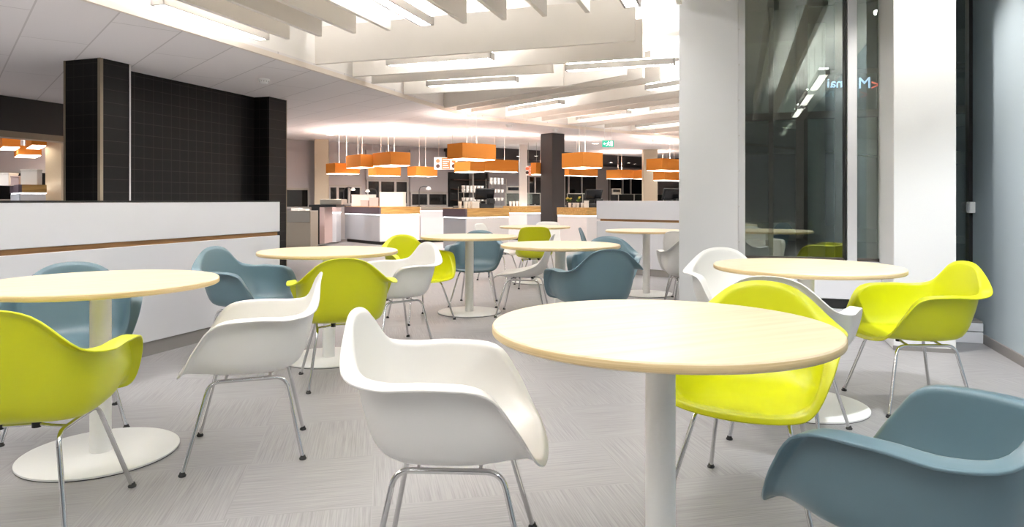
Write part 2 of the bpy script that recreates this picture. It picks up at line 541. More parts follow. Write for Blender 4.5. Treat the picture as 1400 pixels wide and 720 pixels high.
pb = thing('low_partition', 'short low white partition with a brown groove behind the far right tables', 'partition', Vector((1.31, 10.55, 0)), math.radians(-43))
Lq = 2.1
bm = BM(); bx(bm, 0, Lq, 0, .14, .82, 1.095, .003); obj('upper_panel', bm, M['lam'], pb)
bm = BM(); bx(bm, 0.06, Lq, 0.02, .14, .785, .82); obj('groove', bm, M['groove'], pb)
bm = BM(); bx(bm, 0, Lq, 0, .14, .10, .785, .003); obj('lower_panel', bm, M['lam'], pb)
bm = BM(); bx(bm, 0, Lq, .01, .14, 0, .10); obj('plinth', bm, M['base'], pb)

# ------------------------------------------------------------------ ceiling baffles and lights
ZB0, ZB1 = 2.78, 3.24
def baffle(p, q, label, group, z0=ZB0, z1=ZB1, th=.045):
    d = q - p
    rz = math.atan2(d.y, d.x)
    o = thing('ceiling_baffle', label, 'ceiling baffle', Vector((p.x, p.y, z0)), rz, group)
    bm = BM(); bx(bm, 0, d.length, -th / 2, th / 2, 0, z1 - z0, .003); obj('board', bm, M['baffle'], o)
    n = max(2, int(d.length / 1.8))
    for k in range(n):
        x = d.length * (k + .5) / n
        bm = BM(); tube(bm, [(x, 0, z1 - z0 - .01), (x, 0, ZU - z0 + .002)], .0025, 5); obj('wire', bm, M['steel'], o)
    return o


bs = [-4.46, -4.07, -3.67, -3.28, -2.47, -2.07, -1.68, -1.28, -0.48, -0.08, .32, .72]
for k, b in enumerate(bs):
    baffle(room(-3, b), room(6.0, b), f'{ORD[k]} board from the left in the near row of cream ceiling baffles pointing away', 'near row of ceiling baffles')
mid = [(7.22, -4.96, -1.03, 'nearest and highest'), (8.1, -4.97, -1.07, 'second'), (8.66, -5.0, -2.3, 'third'), (9.72, -5.04, -2.43, 'fourth')]
for a, b0, b1, nm in mid:
    baffle(room(a, b0), room(a, b1), f'{nm} long cream baffle board running crosswise behind the near row', 'crosswise ceiling baffles')
far = [(7.03, 10.42, 6.0), (7.40, 10.42, 6.0), (7.77, 10.45, 6.0), (8.66, 10.5, 6.2), (9.2, 10.6, 6.6), (9.73, 10.6, 7.0), (10.6, 10.7, 7.4), (11.2, 10.7, 7.8), (11.8, 10.7, 8.0), (12.8, 10.75, 8.4), (13.7, 10.75, 8.6)]
for k, (s, t0, t1_) in enumerate(far):
    baffle(wing(s, t0), wing(s, t1_), f'{ORD[k]} board from the near end of the slanted far row of ceiling baffles', 'slanted far row of ceiling baffles')


def linear_light(center, rz, label, group, L=1.4, W=.15, z=2.80):
    o = thing('linear_ceiling_light', label, 'ceiling light', Vector((center.x, center.y, z)), rz, group)
    bm = BM()
    bx(bm, -L / 2, L / 2, -W / 2, -W / 2 + .02, 0, .075); bx(bm, -L / 2, L / 2, W / 2 - .02, W / 2, 0, .075)
    bx(bm, -L / 2, -L / 2 + .02, -W / 2, W / 2, 0, .075); bx(bm, L / 2 - .02, L / 2, -W / 2, W / 2, 0, .075)
    obj('housing', bm, M['louver'], o)
    bm = BM(); bx(bm, -L / 2 + .02, L / 2 - .02, -W / 2 + .02, W / 2 - .02, .02, .03); obj('diffuser', bm, M['tube'], o)
    bm = BM(); bx(bm, -L / 2 + .02, L / 2 - .02, -W / 2 + .02, W / 2 - .02, .078, .092); obj('uplight', bm, M['tube_up'], o)
    bm = BM()
    n = 34
    for k in range(n):
        x = -L / 2 + .04 + (L - .08) * k / (n - 1)
        bx(bm, x - .0012, x + .0012, -W / 2 + .012, W / 2 - .012, .004, .019)
    obj('louver', bm, M['louver'], o)
    for x in (-L * .35, L * .35):
        bm = BM(); tube(bm, [(x, 0, .07), (x, 0, ZU - z + .002)], .003, 5); obj('wire', bm, M['steel'], o)
    return o


G = 'linear ceiling lights'
rows = {-4.79: 'beside the ceiling edge', -2.88: 'amid the near baffles', -.885: 'right of the near baffles', 1.1: 'above the window tables'}
for b, nm in rows.items():
    for k, a1 in enumerate((6.03, 4.2, 2.4, .6, -1.2)):
        if b > 1 and k == 0:
            continue
        elif b > 1 and k == 1:
            continue
        linear_light(room(a1 - .7, b), RB + PI / 2, f'{ORD[k]} linear light from the far end of the row {nm}', G)
linear_light(room(7.68, -3.5), RB, 'linear light hung against the second crosswise baffle', G)
linear_light(room(8.72, -1.45), RB, 'linear light near the bright downstand and the grey column', G)
linear_light(room(9.25, -3.7), RB, 'linear light hung before the fourth crosswise baffle', G)
for k, (s, tc) in enumerate(((8.36, 9.3), (8.36, 6.0), (10.35, 9.45), (12.45, 9.6), (10.35, 7.5))):
    linear_light(wing(s, tc), RW + PI / 2, f'{ORD[k]} linear light between the slanted far baffles', G)

# ------------------------------------------------------------------ chairs
ARM = [
    ((0, .10, .372), (0, .19, .380), (0, .235, .384), (0, .265, .379), (0, .283, .362)),
    ((.08, .10, .372), (.13, .185, .383), (.155, .232, .391), (.168, .256, .389), (.172, .271, .374)),
    ((.12, .08, .374), (.19, .15, .391), (.218, .195, .420), (.234, .223, .424), (.246, .245, .406)),
    ((.14, .05, .374), (.215, .11, .395), (.248, .148, .462), (.264, .168, .52), (.293, .190, .507)),
    ((.145, .015, .374), (.222, .05, .397), (.256, .08, .49), (.268, .096, .602), (.317, .114, .598)),
    ((.145, -.03, .374), (.222, -.04, .397), (.256, -.04, .49), (.268, -.04, .617), (.322, -.04, .615)),
    ((.13, -.08, .376), (.205, -.135, .400), (.240, -.152, .50), (.254, -.155, .614), (.312, -.175, .612)),
    ((.10, -.12, .38), (.152, -.192, .412), (.190, -.220, .52), (.213, -.236, .634), (.254, -.274, .640)),
    ((.055, -.135, .382), (.088, -.212, .425), (.108, -.250, .55), (.120, -.276, .722), (.128, -.294, .746)),
    ((0, -.14, .383), (0, -.218, .43), (0, -.258, .56), (0, -.290, .748), (0, -.305, .772)),
]
SIDE = [
    ((0, .10, .372), (0, .19, .380), (0, .235, .384), (0, .265, .376), (0, .283, .352)),
    ((.08, .10, .372), (.13, .18, .38), (.16, .228, .386), (.172, .255, .38), (.178, .272, .36)),
    ((.12, .08, .373), (.175, .14, .385), (.20, .18, .398), (.215, .21, .40), (.222, .23, .392)),
    ((.13, .03, .374), (.185, .05, .39), (.21, .06, .408), (.224, .07, .418), (.234, .075, .415)),
    ((.13, -.02, .375), (.185, -.03, .392), (.21, -.035, .42), (.225, -.04, .442), (.235, -.04, .445)),
    ((.12, -.07, .377), (.178, -.1, .40), (.203, -.125, .45), (.218, -.14, .485), (.228, -.145, .492)),
    ((.10, -.1, .38), (.155, -.155, .42), (.18, -.185, .50), (.198, -.20, .565), (.21, -.205, .575)),
    ((.08, -.12, .382), (.12, -.18, .43), (.15, -.215, .54), (.182, -.24, .67), (.198, -.247, .688)),
    ((.05, -.135, .383), (.075, -.195, .435), (.098, -.235, .57), (.138, -.272, .742), (.150, -.279, .764)),
    ((0, -.14, .383), (0, -.20, .435), (0, -.245, .57), (0, -.28, .755), (0, -.29, .775)),
]


def crom(p0, p1, p2, p3, t):
    return 0.5 * ((2 * p1) + (p2 - p0) * t + (2 * p0 - 5 * p1 + 4 * p2 - p3) * t * t + (3 * p1 - p0 - 3 * p2 + p3) * t ** 3)


def shell_bm(tab, sub_a=5, sub_r=4):
    full = [[Vector(p) for p in row] for row in tab]
    loop = full + [[Vector((-p.x, p.y, p.z)) for p in row] for row in reversed(full[1:-1])]
    n = len(loop)
    dense = []
    for i in range(n):
        for k in range(sub_a):
            t = k / sub_a
            dense.append([crom(loop[(i - 1) % n][j], loop[i][j], loop[(i + 1) % n][j], loop[(i + 2) % n][j], t) for j in range(5)])
    c = Vector((0, -.02, .370))
    dense = [[r[0], r[1], r[2], r[3].lerp(r[2], .28), r[3], r[3].lerp(r[4], .42) + Vector((0, 0, .003)), r[4]] for r in dense]
    bm = BM()
    cv = bm.verts.new(c)
    cols = []
    for row in dense:
        pts = [c] + row
        pts = [2 * pts[0] - pts[1]] + pts + [2 * pts[-1] - pts[-2]]
        col = []
        for j in range(1, len(pts) - 2):
            for k in range(sub_r):
                if j == 1 and k == 0:
                    continue
                q = crom(pts[j - 1], pts[j], pts[j + 1], pts[j + 2], k / sub_r)
                col.append(bm.verts.new(q))
        col.append(bm.verts.new(pts[-2]))
        cols.append(col)
    m = len(cols)
    for i in range(m):
        a, b = cols[i], cols[(i + 1) % m]
        bm.faces.new((cv, a[0], b[0]))
        for j in range(len(a) - 1):
            bm.faces.new((a[j], a[j + 1], b[j + 1], b[j]))
    return bm


def make_chair(name, label, tab, m, loc, rz):
    ch = thing(name, label, 'chair', loc, rz)
    o = obj('seat_shell', shell_bm(tab), m, ch)
    for p in o.data.polygons:
        p.use_smooth = True
    sm = o.modifiers.new('thickness', 'SOLIDIFY'); sm.thickness = .007; sm.offset = 0.0
    bv = o.modifiers.new('edge', 'BEVEL'); bv.width = .002; bv.segments = 2; bv.limit_method = 'ANGLE'; bv.angle_limit = math.radians(60)
    zr = .345
    for sx in (-1, 1):
        fr = (sx * .245, .24, .006); re = (sx * .195, -.22, .006)
        tf = (sx * .155, .15, zr); tr = (sx * .145, -.15, zr)
        arcf = fillet((0 + sx * .15, 0, zr), tf, fr, .045)
        arcr = fillet((0 + sx * .15, 0, zr), tr, re, .045)
        bm = BM(); tube(bm, list(reversed(arcr)) + [tuple(v) for v in arcf], .0085, 10); obj('side_rail', bm, M['chrome'], ch, True)
        for arc, ft in ((arcf, fr), (arcr, re)):
            bm = BM(); tube(bm, [arc[-1], ft], .0085, 10); lg = obj('leg', bm, M['chrome'], ch, True)
            bm = BM(); lathe(bm, [(0, 0), (.014, 0), (.0155, .005), (.0115, .010), (.0098, .017), (0, .017)], 14, ft[0], ft[1])
            obj('foot_glide', bm, M['rubber'], lg, True)
    for sy in (.09, -.085):
        pts = [(-.15, sy, zr), (-.10, sy, zr + .006), (-.06, sy, zr + .014), (.06, sy, zr + .014), (.10, sy, zr + .006), (.15, sy, zr)]
        bm = BM(); tube(bm, pts, .0065, 8); obj('crossbar', bm, M['chrome'], ch, True)
    for sx in (-.055, .055):
        for sy in (.09, -.085):
            bm = BM(); lathe(bm, [(0, zr + .004), (.014, zr + .004), (.014, .372), (0, .372)], 12, sx, sy); obj('shock_mount', bm, M['rubber'], ch, True)
    return ch


protos = {}
def chair(kind, col, x, y, fx, fy, label, group=None):
    rz = math.atan2(fy, fx) - PI / 2
    key = (kind, col)
    if key in protos:
        return dup(protos[key], (x, y, 0), rz, label, group)
    nm = 'shell_armchair' if kind == 'arm' else 'shell_side_chair'
    o = make_chair(nm, label, ARM if kind == 'arm' else SIDE, M[col], (x, y, 0), rz)
    if group:
        o['group'] = group
    protos[key] = o
    return o


GC = 'plastic shell chairs around the tables'
chair('arm', 'lime', -1.65, 2.33, -.208, .978, 'lime green armchair seen from behind in the bottom left corner, nearest the left table', GC)
chair('arm', 'white', -1.158, 3.018, -.956, -.293, 'white armchair facing left at the right side of the left front table', GC)
chair('arm', 'white', -.175, 2.05, 1, -.02, 'large white armchair in the foreground facing the nearest table', GC)
chair('arm', 'lime', -1.035, 4.148, -.276, .961, 'lime green armchair seen from behind between the two white armchairs', GC)
chair('arm', 'blue', -1.85, 4.80, .97, -.25, 'blue-grey armchair in profile before the white partition, facing right', GC)
chair('arm', 'blue', -2.2, 3.38, .5, -.866, 'blue-grey armchair behind the left front table, mostly hidden by its top', GC)
chair('arm', 'white', -.90, 5.215, -.8, -.6, 'white armchair with its back to the far lime chair, facing left', GC)
chair('arm', 'lime', -.875, 6.33, .64, -.77, 'lime green armchair half hidden behind a white armchair in the middle', GC)
chair('arm', 'blue', -.383, 7.24, -.094, -.995, 'teal blue armchair facing us behind the middle table column', GC)
chair('arm', 'lime', 2.158, 3.69, -1, .025, 'lime green armchair in profile at the right window table', GC)
chair('arm', 'lime', .88, 2.52, -.5, -.866, 'bright lime armchair facing us behind the nearest table', GC)
chair('arm', 'white', 1.286, 3.21, .55, .83, 'white armchair back to back with the bright lime armchair', GC)
chair('arm', 'blue', .932, 1.552, -.60, .80, 'blue-grey armchair cut off by the bottom right corner', GC)
chair('arm', 'white', 1.49, 4.48, .1, -.995, 'white armchair at the far side of the window table, in front of the grey column', GC)
chair('arm', 'blue', .57, 4.885, -.31, .95, 'dark teal armchair seen from behind above the nearest table', GC)
chair('side', 'white', .12, 6.60, -.988, .155, 'white armless chair in profile beside the middle table', GC)
chair('side', 'lime', .28, 8.67, 0, 1, 'lime green armless chair seen from behind at the far round table', GC)
chair('side', 'white', .47, 10.2, -.3, -.95, 'farthest white armless chair before the charcoal column', GC)
chair('side', 'white', -.20, 9.50, .93, -.37, 'white armless chair at the left of the far round table', GC)
chair('arm', 'blue', .81, 5.96, -.25, -.97, 'pale blue armchair facing us behind the dark teal armchair', GC)
chair('side', 'blue', 1.085, 8.08, .98, -.19, 'teal armless chair in thin profile left of the far right table', GC)
chair('side', 'white', 1.92, 7.42, .5, .86, 'white armless chair with its back to us at the far right table', GC)
chair('arm', 'white', 1.74, 6.62, .1, 1, 'white armchair partly hidden behind the grey column', GC)

# ------------------------------------------------------------------ tables
def make_table(label, x, y, base_r=.31):
    t = thing('round_table', label, 'table', (x, y, 0), math.radians(25), 'round maple tables')
    R = .475
    bm = BM(); lathe(bm, [(0, .727), (R - .004, .727), (R, .7305), (R, .7485), (R - .003, .752), (0, .752)], 96)
    top = obj('tabletop', bm, M['maple'], t, True)
    bm = BM(); lathe(bm, [(R + .0005, .7305), (R + .0012, .732), (R + .0012, .7475), (R + .0005, .7485)], 96)
    obj('edge_band', bm, M['maple_edge'], top, True)
    bm = BM(); lathe(bm, [(0, 0), (base_r - .002, 0), (base_r - .002, .004), (0, .004)], 72); obj('base_gasket', bm, M['rubber'], t, True)
    bm = BM(); lathe(bm, [(0, .012), (.042, .012), (.042, .722), (0, .722)], 32); obj('column', bm, M['powder'], t, True)
    bm = BM(); lathe(bm, [(0, .722), (.13, .722), (.13, .727), (0, .727)], 24); obj('mounting_plate', bm, M['powder'], t)
    bm = BM(); lathe(bm, [(0, .004), (base_r, .004), (base_r, .011), (base_r - .003, .013), (0, .0135)], 72); obj('base_plate', bm, M['powder'], t, True)
    return t


tb = make_table('nearest round maple table on a white column', .42, 1.925)
for x, y, lab in ((-1.79, 2.96, 'round maple table at the left edge with its white round base in view'),
                  (-1.28, 4.75, 'round maple table between the white partition and a lime armchair seen from behind'),
                  (-.42, 6.70, 'round maple table in the middle before the teal armchair facing us'),
                  (.385, 5.43, 'round maple table behind the dark teal armchair'),
                  (.31, 9.2, 'farthest round maple table, before the lime armless chair'),
                  (1.58, 8.0, 'round maple table in front of the short far partition'),
                  (1.577, 3.65, 'round maple table by the tall dark window')):
    dup(tb, (x, y, 0), math.radians(25), lab)

# ------------------------------------------------------------------ far servery
def on_wall(u, t=17.9):
    q = (u - 700) / F
    s = (SW * t + q * CW * t) / (CW - SW * q)
    return s


TW = 17.9
s0 = on_wall(360); s1 = on_wall(960)
bm = BM(); bx(bm, s0 - 4, s1 + 3, TW, TW + .2, 0, ZL); struct('wall_back', bm, M['blind'], rz=RW)


def wall_item(name, u0, u1, v0, v1, m, label, cat, group=None, t=TW, depth=.05, y=None, kind=None, mull=()):
    a, b = on_wall(u0, t - depth), on_wall(u1, t - depth)
    Ya = wing(a, t - depth).y; Yb = wing(b, t - depth).y
    Ym = (Ya + Yb) / 2
    z1 = EYE - (v0 - 274) / F * Ym; z0 = EYE - (v1 - 274) / F * Ym
    o = thing(name, label, cat, wing(a, t - depth, z0), RW, group)
    if kind:
        o['kind'] = kind
    W, H = b - a, z1 - z0
    bm = BM(); bx(bm, 0, W, 0, depth, 0, H); obj('panel' if 'blind' in name else 'pane', bm, m, o)
    if 'window' in name:
        fr = M['louver']
        bm = BM(); bx(bm, 0, W, -.02, 0, 0, .05); bx(bm, 0, W, -.02, 0, H - .05, H); bx(bm, 0, .05, -.02, 0, .05, H - .05); bx(bm, W - .05, W, -.02, 0, .05, H - .05)
        obj('frame', bm, fr, o)
        for mu in mull:
            x = on_wall(mu, t - depth) - a
            bm = BM(); bx(bm, x - .035, x + .035, -.03, 0, .05, H - .05); obj('mullion', bm, fr, o)
    elif 'blind' in name:
        bm = BM(); bx(bm, 0, W, -.01, depth, -.03, 0); obj('bottom_bar', bm, M['steel'], o)
    return o


n = 3
for (u0, u1, v0, v1, mull, lab) in ((388, 423, 257, 285, (), 'dark window at the left end of the far wall'),
                              (449, 494, 254, 280, (461, 477), 'dark window right of the beige column'),
                              (501, 558, 246, 280, (519, 540), 'dark window behind the white boxes'),
                              (561, 612, 263, 282, (585,), 'dark low window behind the white counter'),
                              (722, 741, 240, 282, (731,), 'dark window left of the charcoal column'),
                              (771, 816, 238, 282, (777, 795), 'dark window right of the charcoal column'),
                              (833, 880, 240, 282, (851, 862), 'dark window behind the short far partition')):
    wall_item(f'window_{n}', u0, u1, v0, v1, M['night'], lab, 'window', kind='structure', mull=mull); n += 1
for (u0, u1, v0, v1, lab) in ((392, 423, 206, 257, 'grey roller blind at the left end of the far wall'),
                              (449, 494, 209, 253, 'grey roller blind right of the beige column'),
                              (501, 558, 206, 245, 'grey roller blind behind the middle orange lamps'),
                              (561, 612, 206, 262, 'long grey roller blind left of the menu board'),
                              ):
    wall_item('roller_blind', u0, u1, v0, v1, M['blind'], lab, 'blind', 'grey roller blinds on the far wall', depth=.09)
# dark kitchen hatch with shelves
a, b = on_wall(615, TW - .1), on_wall(690, TW - .1)
ht = thing('kitchen_hatch', 'dark kitchen hatch with shelves behind the big orange lamp', 'serving hatch', wing(a, TW - .1, .75), RW)
W = b - a
bm = BM(); bx(bm, 0, W, 0.02, .1, 0, 1.25); obj('back', bm, M['black'], ht)
for z in (.35, .7, 1.0):
    bm = BM(); bx(bm, .05, W * .65, -.15, .02, z, z + .03); obj('shelf', bm, M['brown'], ht)
bm = BM(); bx(bm, W * .68, W, -.05, .1, 0, 1.6); obj('side_panel', bm, M['blind'], ht)
bm = BM(); bx(bm, W * .34, W * .37, -.16, .02, 0, 1.25); obj('upright', bm, M['louver'], ht)


def pxbox(name, label, cat, u0, u1, v0, v1, Y, depth, m, group=None, rz=RW, pname='body', bev=.005):
    """box that faces us square, its front at distance Y"""
    p0, p1 = at(u0, v1, Y), at(u1, v0, Y)
    o = thing(name, label, cat, Vector((p0.x, Y, p0.z)), 0, group)
    bm = BM(); bx(bm, 0, p1.x - p0.x, 0, depth, 0, p1.z - p0.z, bev); obj(pname, bm, m, o)
    o['w'] = p1.x - p0.x; o['h'] = p1.z - p0.z
    return o


# columns
bm = BM(); bx(bm, 0, .42, 0, .42, 0, ZL, .004); struct('column_charcoal', bm, M['darkcol'], loc=Vector(((755 - 700) / F * 16.6, 16.6, 0)), rz=RW)
p = at(430, 274, 18.3); q = at(448, 274, 18.3)
bm = BM(); bx(bm, 0, q.x - p.x, 0, .35, 0, ZL, .004); struct('column_beige', bm, M['beige'], loc=Vector((p.x, 18.3, 0)), rz=0.2)
p = at(710, 274, 20); q = at(721, 274, 20)
bm = BM(); bx(bm, 0, q.x - p.x, 0, .3, 0, ZL, .004); struct('column_white', bm, M['wallpaint'], loc=Vector((p.x, 20, 0)))
p = at(880, 274, 22); q = at(899, 274, 22)
bm = BM(); bx(bm, 0, q.x - p.x, 0, .3, 0, ZL, .004); struct('column_cream', bm, M['beige'], loc=Vector((p.x, 22, 0)))
# dark bulkhead with downlights in front of the far right wall
bm = BM(); bx(bm, on_wall(640, 16.6), on_wall(960, 16.6), 16.6, TW, 2.42, ZL); struct('beam_dark', bm, M['darkcol'], rz=RW)

# counters
def counter(label, corner_xy, Lx, Ly, left_band, right_band, leftm, rightm, h=.94, band=.18):
    o = thing('servery_counter', label, 'counter', Vector((corner_xy[0], corner_xy[1], 0)), RW)
    bm = BM(); bx(bm, .02, Lx, .02, Ly, .08, h - band - .02); obj('carcass', bm, M['counterw'], o)
    bm = BM(); bx(bm, .0, .02, 0.0, Ly, .08, h - band - .025, .002); obj('side_panel', bm, leftm, o)
    bm = BM(); bx(bm, .02, Lx, .0, .02, .08, h - band - .025, .002); obj('front_panel', bm, rightm, o)
    bm = BM(); bx(bm, .05, Lx - .02, .05, Ly - .02, 0, .08); obj('plinth', bm, M['black'], o)
    bm = BM(); bx(bm, .01, Lx, .01, Ly, h - band - .024, h - band); obj('light_strip', bm, M['led'], o)
    bm = BM(); bx(bm, -.02, .03, -.02, Ly, h - band, h - .012, .002); obj('side_edge', bm, M[left_band], o)
    bm = BM(); bx(bm, .03, Lx, -.02, .03, h - band, h - .012, .002); obj('front_edge', bm, M[right_band], o)
    bm = BM(); bx(bm, -.02, Lx, -.02, Ly, h - .012, h, .002); obj('worktop', bm, M[right_band], o)
    return o


counter('long servery counter with a shaded white side and an oak-edged front under the left lamps', (-3.28, 16.85), 1.16, 1.88, 'plum', 'oak', M['counter_shade'], M['counterw'])
counter('servery till counter with a plum edge and an oak front below the largest lamp', (-.95, 13.9), 1.15, .80, 'plum', 'oak', M['counter_shade'], M['counterw'])
counter('servery counter with an oak edge just right of the charcoal column', (1.68, 15.3), .7, .95, 'oak', 'oak', M['counterw'], M['counterw'])
counter('small far oak-edged counter left of the charcoal column', (.40, 18.6), .9, 1.0, 'oak', 'oak', M['counterw'], M['counter_shade'])
# white lit counter module between the first two counters
wm = thing('counter_module', 'plain white counter module between the two oak-edged counters', 'counter', wing(*(lambda v: (v.x * CW + v.y * SW + 1.2, -v.x * SW + v.y * CW))(Vector((-3.28, 16.85, 0)))), RW)
bm = BM(); bx(bm, 0, 1.0, .0, .7, .08, .82, .003); obj('front_panel', bm, M['lam'], wm)
bm = BM(); bx(bm, 0.02, .98, .05, .7, 0, .08); obj('plinth', bm, M['black'], wm)
bm = BM(); bx(bm, 0, 1.0, -.01, .7, .82, .835); obj('light_strip', bm, M['led'], wm)
bm = BM(); bx(bm, 0, 1.0, -.02, .7, .835, .93, .003); obj('worktop', bm, M['steel'], wm)
# steel cabinet and dark unit at the far left
cb = pxbox('tray_cabinet', 'beige steel cabinet with a tray shelf right of the farther tiled pier', 'cabinet', 390, 424.5, 289, 341, 15.2, .6, M['steel_d'])
w, h = cb['w'], cb['h']
bm = BM(); bx(bm, 0, w, -.01, .6, h, h + .015); obj('cabinet_top', bm, M['steel'], cb)
bm = BM(); bx(bm, .02, w - .02, -.012, 0, h * .72, h - .01, .003); obj('drawer', bm, M['steel'], cb)
bm = BM(); bx(bm, .02, w - .02, -.012, 0, .08, h * .70, .003); obj('door', bm, M['steel_d'], cb)
for k, (u0, u1, v0, v1, lab) in enumerate(((398, 408, 284.5, 289, 'left pile of white trays on the beige steel cabinet'), (409, 418, 285.5, 289, 'right pile of white trays on the beige steel cabinet'))):
    o = pxbox('tray_pile', lab, 'trays', u0, u1, v0, v1 - 1, 15.4, .3, M['cup'], pname='tray')
uc = pxbox('oven_unit', 'dark-sided oven unit with a raised steel hood beside the long counter', 'oven', 425.5, 437, 283, 334, 16.2, .7, M['till'], pname='cabinet')
w, h = uc['w'], uc['h']
bm = BM(); bx(bm, w, w + .12, -.01, .7, .02, h, .003); obj('side_panel', bm, M['pink'], uc)
bm = BM(); bx(bm, -.05, .60, -.02, .7, h, h + .06, .003); obj('cooktop', bm, M['till'], uc)
bm = BM(); bx(bm, .18, .70, .1, .65, h + .06, h + .19, .01); obj('hood', bm, M['steel'], uc)
lp = pxbox('counter_module', 'narrow bright white counter module left of the long counter', 'counter', 443.5, 459.5, 291, 331, 17.4, .5, M['lam'], pname='front_panel')
bm = BM(); bx(bm, 0, lp['w'], 0, .5, lp['h'], lp['h'] + .02); obj('light_strip', bm, M['led'], lp)
bm = BM(); bx(bm, 0, lp['w'], 0, .5, lp['h'] + .02, lp['h'] + .14); obj('worktop', bm, M['pink'], lp)

# boxes and small things on the long counter
def on_counter(u, Y):
    return (u - 700) / F * Y


def carton(label, u0, u1, Y, z0, hgt, depth, m, grp=None, name='carton'):
    x0, x1 = (u0 - 700) / F * Y, (u1 - 700) / F * Y
    o = thing(name, label, 'box', Vector((x0, Y, z0)), 0, grp)
    bm = BM(); bx(bm, 0, x1 - x0, 0, depth, 0, hgt - .025, .006); obj('body', bm, m, o)
    bm = BM(); bx(bm, -.006, x1 - x0 + .006, -.006, depth + .006, hgt - .025, hgt, .004); obj('lid', bm, m, o)
    return o


carton('largest white box on the long counter', 519, 552, 17.6, .94, .38, .35, M['cup'])
carton('lower white box left of the largest box on the long counter', 480.5, 511, 18.0, .94, .32, .3, M['cup'])
carton('upright pink carton on the long counter', 504.5, 517, 17.65, .94, .24, .2, M['pink'])
carton('flat pink carton on the long counter', 493, 503.5, 17.7, .94, .17, .2, M['pink'])


def heat_lamp(label, u, Y, z0=.94, hgt=.45, dirx=1):
    x = (u - 700) / F * Y
    o = thing('heat_lamp', label, 'lamp', Vector((x, Y, z0)), 0)
    bm = BM(); lathe(bm, [(0, 0), (.06, 0), (.06, .02), (0, .02)], 16); obj('base', bm, M['till'], o)
    pts = [(0, 0, .02), (0, 0, hgt * .8), (dirx * .03, 0, hgt * .95), (dirx * .12, 0, hgt), (dirx * .25, 0, hgt * .97)]
    bm = BM(); tube(bm, pts, .012, 8); obj('arm', bm, M['till'], o, True)
    bm = BM(); lathe(bm, [(0, hgt * .97 + .01), (.04, hgt * .97), (.07, hgt * .97 - .06), (.065, hgt * .97 - .06), (0, hgt * .97 - .01)], 16, dirx * .25, 0); obj('shade', bm, M['cup'], o, True)
    bm = BM(); lathe(bm, [(0, hgt * .97 - .07), (.06, hgt * .97 - .062), (0, hgt * .97 - .055)], 16, dirx * .25, 0); obj('bulb', bm, M['diff'], o)
    return o


heat_lamp('heat lamp at the left end of the long counter', 470, 18.35, .94, .52)
heat_lamp('heat lamp left of the largest white box', 515, 18.5, .94, .48, -1)
heat_lamp('tall heat lamp over the white counter module', 573, 18.1, .93, .55)


def till(label, u, Y, z0, flip=1):
    x = (u - 700) / F * Y
    o = thing('cash_register', label, 'cash register', Vector((x, Y, z0)), math.radians(15))
    bm = BM(); bx(bm, -.16, .16, -.12, .16, 0, .09, .01); obj('base', bm, M['till'], o)
    bm = BM(); bx(bm, .02, .13, -.02, .06, .09, .30, .01); obj('neck', bm, M['till'], o)
    me = BM(); bx(me, -.21, .21, -.02, .02, -.13, .13, .01)
    for v in me.verts:
        v.co = Matrix.Rotation(math.radians(28), 3, 'X') @ v.co
    s = obj('monitor', me, M['till'], o); s.location = (-.03, -.04, .30)
    me = BM(); bx(me, -.19, .19, -.026, -.021, -.11, .11)
    for v in me.verts:
        v.co = Matrix.Rotation(math.radians(28), 3, 'X') @ v.co
    obj('screen', me, M['screen'], s)
    bm = BM(); bx(bm, .05, .17, -.14, -.05, .09, .2, .008); obj('card_reader', bm, M['till'], o)
    return o


till('black cash register on the counter below the largest lamp', 664, 14.45, .94)
till('black cash register right of the charcoal column', 812, 15.75, .94)
till('black cash register at the far right beside the grey column', 919, 14.5, .94)


def cup(bm, r=.035, h=.09):
    lathe(bm, [(0, 0), (r * .75, 0), (r, h), (r * .92, h), (r * .68, .006), (0, .006)], 14)


def cups(spots, cat, grp, labels, m='cup', hgt=.1, name='cup'):
    for (u, Y, z0), lab in zip(spots, labels):
        bm = BM(); cup(bm, .04, hgt)
        o = obj(name, bm, M[m], None, True, loc=Vector(((u - 700) / F * Y, Y, z0)))
        tag(o, lab, cat, grp)


cups([(629, 14.45, .94), (636.5, 14.25, .94), (641.5, 14.35, .94), (646, 14.5, .94)], 'cup', 'white cups on the till counter',
     [f'{ORD[k]} white cup from the left beside the cash register below the largest lamp' for k in range(4)], hgt=.14)
cups([(698, 19.0, .94), (702.5, 19.0, .94), (707, 19.0, .94), (711, 19.0, .94)], 'cup', 'white cups on the small far counter',
     [f'{ORD[k]} white cup from the left on the small far counter' for k in range(4)], hgt=.14)
cups([(779, 15.9, .94), (785, 15.75, .94), (790, 15.7, .94), (796, 15.65, .94)], 'cup', 'white cups by the right till',
     [f'{ORD[k]} white cup from the left on the counter right of the charcoal column' for k in range(4)], hgt=.11)
o = carton('white carton beside the cash register below the largest lamp', 646, 655, 14.1, .94, .14, .12, M['cup'])
o = carton('white carton beside the right cash register', 799, 805, 15.5, .94, .16, .12, M['cup'])

# dish racks and machines on a steel back counter
bc = thing('back_counter', 'steel back counter along the far wall behind the tills', 'counter', wing(on_wall(620, 16.9), 16.3), RW)
bl = on_wall(930, 16.9) - on_wall(620, 16.9)
bm = BM(); bx(bm, 0, bl, 0, .6, .1, .9, .004); obj('carcass', bm, M['steel_d'], bc)
bm = BM(); bx(bm, -.01, bl, -.02, .6, .9, .94, .004); obj('worktop', bm, M['steel'], bc)
bm = BM(); bx(bm, .02, bl - .02, .05, .6, 0, .1); obj('plinth', bm, M['black'], bc)


def back_pt(u, t=16.55, z=.94):
    s = on_wall(u, t)
    return wing(s, t, z)


